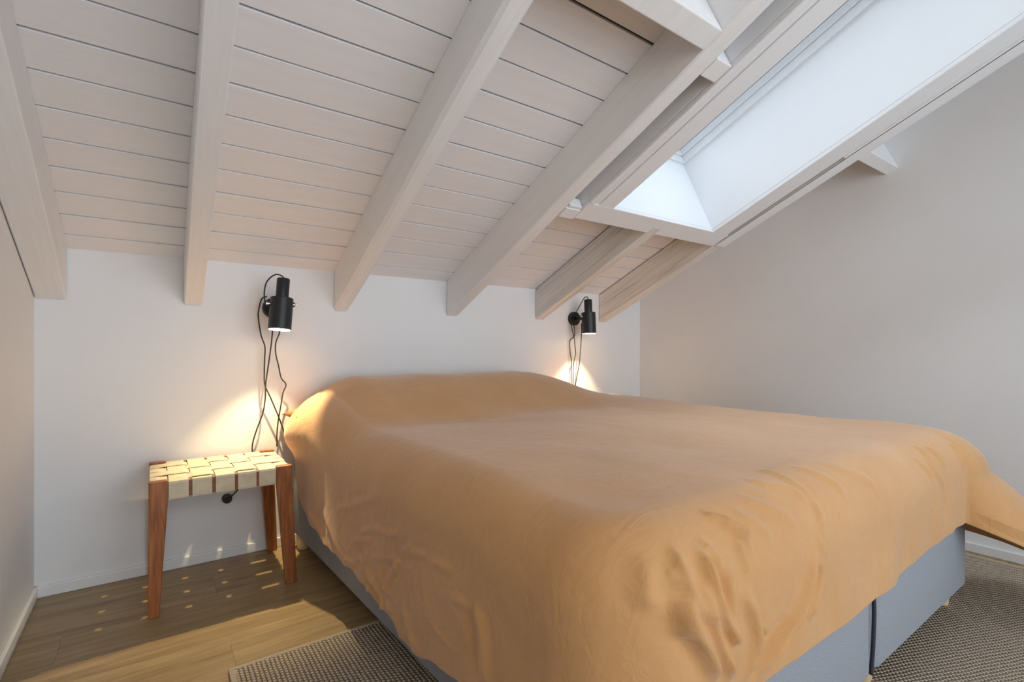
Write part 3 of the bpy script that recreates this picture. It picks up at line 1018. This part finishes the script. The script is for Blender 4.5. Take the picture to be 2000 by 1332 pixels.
# ------------------------------------------------------------------ wall lamps
def wall_lamp(mx, mz, arm, tiltx, tilty, label, cords, loop, dz):
    root = thing('wall_lamp', (mx, YB, mz), label, 'wall lamp', 'black wall lamps over the bed')
    Mx = Matrix.Translation((mx, YB, mz)) @ Matrix.Rotation(math.pi / 2, 4, 'X')      # local z -> -y
    o = MB().lathe([(0, 0), (0.046, 0), (0.046, 0.024), (0.042, 0.029), (0, 0.030)], 36, Mx).build('wall_plate', 'metal_black', root)
    smooth_by_angle(o)
    by = YB - arm
    bz = mz + dz                                             # centre of the shade opening
    Mb = Matrix.Translation((mx, by, bz + 0.115)) @ Matrix.Rotation(tilty, 4, 'Y') @ Matrix.Rotation(tiltx, 4, 'X') @ Matrix.Translation((0, 0, -0.115))
    # bracket: bar from plate, then a half-round band to the two pivot pins
    m = MB()
    m.box(mx - 0.009, mx + 0.009, by + 0.05, YB - 0.028, mz - 0.012, mz + 0.012)
    o = m.build('arm', 'metal_black', root, bevel=0.002)
    vs, fs = [], []
    n = 20
    for i in range(n + 1):
        a = math.pi * i / n
        for r in (0.0505, 0.0535):
            for zz in (-0.010, 0.010):
                vs.append((mx + r * math.cos(a), by + r * math.sin(a), bz + 0.112 + zz))
    for i in range(n):
        a, b = i * 4, (i + 1) * 4
        fs += [(a, a + 1, b + 1, b), (a + 2, b + 2, b + 3, a + 3), (a, b, b + 2, a + 2), (a + 1, a + 3, b + 3, b + 1)]
    fs += [(0, 2, 3, 1), (4 * n, 4 * n + 1, 4 * n + 3, 4 * n + 2)]
    MB().add(vs, fs).build('bracket', 'metal_black', root)
    for sg in (-1, 1):
        Mp = Matrix.Translation((mx + sg * 0.046, by, bz + 0.112)) @ Matrix.Rotation(sg * math.pi / 2, 4, 'Y')
        o = MB().lathe([(0, 0), (0.004, 0), (0.004, 0.009), (0.0065, 0.010), (0.0065, 0.015), (0, 0.016)], 14, Mp).build('pivot_pin', 'chrome', root)
        smooth_by_angle(o)
    R = 0.046
    sh = MB().lathe([(R - 0.0018, 0.0), (R, 0.0), (R, 0.136), (R - 0.003, 0.139), (0.0, 0.139), (0.0, 0.137), (R - 0.0018, 0.137), (R - 0.0018, 0.0)], 48, Mb).build('shade', 'metal_black', root)
    smooth_by_angle(sh, 35)
    ln = MB().lathe([(R - 0.003, 0.0008), (R - 0.0022, 0.0008), (R - 0.0022, 0.136), (R - 0.003, 0.136), (R - 0.003, 0.0008)], 48, Mb).build('shade_lining', 'lining_white', sh)
    smooth_by_angle(ln, 35)
    nk = MB().lathe([(0, 0.1395), (0.026, 0.1395), (0.026, 0.221), (0.024, 0.224), (0, 0.224)], 32, Mb).build('socket_housing', 'metal_black', root)
    smooth_by_angle(nk)
    bp = Mb @ Vector((0, 0, 0.100))
    bl = MB().lathe([(0.0, 0.072), (0.010, 0.074), (0.019, 0.084), (0.022, 0.096), (0.019, 0.108), (0.012, 0.118), (0.011, 0.135), (0, 0.135)], 20, Mb).build('bulb', 'bulb_glow', root, True)
    l = bpy.data.lights.new('lamp_light', 'SPOT')
    l.spot_size = math.radians(100)
    l.spot_blend = 1.0
    l.energy = LAMP_W
    l.color = (1.0, 0.79, 0.45)
    l.shadow_soft_size = 0.006
    lo = bpy.data.objects.new('lamp_light', l)
    COL.objects.link(lo)
    lo.rotation_euler = (tiltx, tilty, 0)
    lo.location = Mb @ Vector((0, 0, 0.066))
    lo.parent = root
    lo.location = Vector(lo.location) - Vector(root.location)
    for c in cords:
        MB().tube(catmull(c, 8), 0.0030, 8).build('cord', 'cord_black', root, True)
    top = Mb @ Vector((0, 0, 0.222))
    if loop:
        MB().tube(catmull([top, top + Vector((-0.003, 0.004, 0.012)), top + Vector((-0.028, 0.02, 0.020)), top + Vector((-0.056, 0.05, -0.008)), top + Vector((-0.064, 0.07, -0.055)), top + Vector((-0.055, 0.10, -0.10)), (mx - 0.03, YB - 0.02, mz + 0.03)], 8), 0.0030, 8).build('cord', 'cord_black', root, True)
    else:
        MB().tube(catmull([top, top + Vector((0.001, 0.004, 0.016)), top + Vector((0.0, 0.03, 0.018)), top + Vector((0.0, 0.075, -0.03)), (mx, YB - 0.022, mz + 0.03)], 8), 0.0030, 8).build('cord', 'cord_black', root, True)
    return root
LAMP_W = 40.0
LAMP1_CORDS = [[[0.7596, -0.03, 1.1517], [0.7386, -0.0377, 1.139], [0.7264, -0.0449, 1.0983], [0.7234, -0.0433, 1.0552], [0.7347, -0.0416, 0.9766], [0.7501, -0.04, 0.9262], [0.7497, -0.0383, 0.8684], [0.7486, -0.0367, 0.8105], [0.7515, -0.035, 0.7524], [0.7724, -0.0334, 0.7003], [0.7927, -0.0317, 0.6477], [0.8113, -0.0301, 0.5984], [0.827, -0.03, 0.549], [0.8408, -0.03, 0.4883]], [[0.7843, -0.03, 1.0288], [0.78, -0.0391, 0.97], [0.7711, -0.0441, 0.8972], [0.761, -0.0415, 0.8176], [0.7535, -0.0389, 0.7525], [0.752, -0.0363, 0.6872], [0.7426, -0.0337, 0.6261], [0.7201, -0.0311, 0.5592], [0.7044, -0.0285, 0.503], [0.7015, -0.0259, 0.467], [0.7065, -0.023, 0.4228], [0.7121, -0.02, 0.3711]], [[0.81, -0.03, 1.0295], [0.8116, -0.0391, 0.9925], [0.7951, -0.0445, 0.9445], [0.794, -0.0432, 0.8971], [0.8064, -0.0419, 0.8384], [0.8181, -0.0406, 0.7829], [0.8382, -0.0394, 0.7518], [0.8255, -0.0381, 0.7125], [0.8168, -0.0368, 0.6539], [0.8076, -0.0355, 0.5956], [0.8019, -0.033, 0.5371], [0.8018, -0.03, 0.4705]]]
LAMP2_CORDS = [[[2.611, -0.02, 1.0825], [2.6142, -0.0283, 1.0423], [2.632, -0.0286, 0.9958], [2.6427, -0.0268, 0.9357], [2.6516, -0.025, 0.8786], [2.6369, -0.0232, 0.8285], [2.6331, -0.0214, 0.7615], [2.6317, -0.02, 0.6877], [2.6317, -0.02, 0.6274]], [[2.6363, -0.02, 1.0765], [2.6542, -0.0105, 1.0369], [2.652, -0.0088, 0.9965], [2.6133, -0.0076, 0.9625], [2.6189, -0.0064, 0.8887], [2.6318, -0.0052, 0.8281], [2.6301, -0.004, 0.7542], [2.6301, -0.004, 0.66]], [[2.6688, -0.06, 1.0826], [2.6797, -0.0505, 1.0229], [2.6811, -0.0442, 0.9424], [2.6796, -0.0381, 0.8685], [2.6743, -0.0319, 0.7944], [2.6645, -0.0258, 0.7406], [2.659, -0.02, 0.6934], [2.6517, -0.02, 0.6264]]]
lamp1 = wall_lamp(0.793, 1.102, 0.190, math.radians(-5), math.radians(5), 'black cylinder wall lamp above the woven stool', LAMP1_CORDS, True, -0.106)
wall_lamp(2.660, 1.117, 0.150, math.radians(-3), math.radians(0), 'black cylinder wall lamp on the far side of the bed', LAMP2_CORDS, False, -0.105)
# plug at the end of the lamp cord that drops behind the stool
pm = Matrix.Translation((0.606, 0.004, 0.262)) @ Matrix.Rotation(math.pi / 2, 4, 'X')
o = MB().lathe([(0, 0), (0.019, 0), (0.019, 0.022), (0.014, 0.034), (0, 0.036)], 28, pm).build('plug', 'cord_black', lamp1)
smooth_by_angle(o)
MB().tube(catmull([(0.612, -0.022, 0.266), (0.628, -0.03, 0.282), (0.645, -0.03, 0.302), (0.665, -0.026, 0.34), (0.69, -0.022, 0.38), tuple(LAMP1_CORDS[1][-1])], 8), 0.0034, 8).build('cord', 'cord_black', lamp1, True)


# ------------------------------------------------------------------ socket under the stool
so = thing('wall_socket', (0.606, YB, 0.262), 'round white wall socket with black plug, seen under the stool', 'socket')
Mx = Matrix.Translation((0.606, YB, 0.262)) @ Matrix.Rotation(math.pi / 2, 4, 'X')
smooth_by_angle(MB().lathe([(0, 0), (0.030, 0), (0.030, 0.005), (0.027, 0.008), (0.020, 0.008), (0.019, 0.004), (0, 0.004)], 32, Mx).build('cover', 'plastic_white', so))
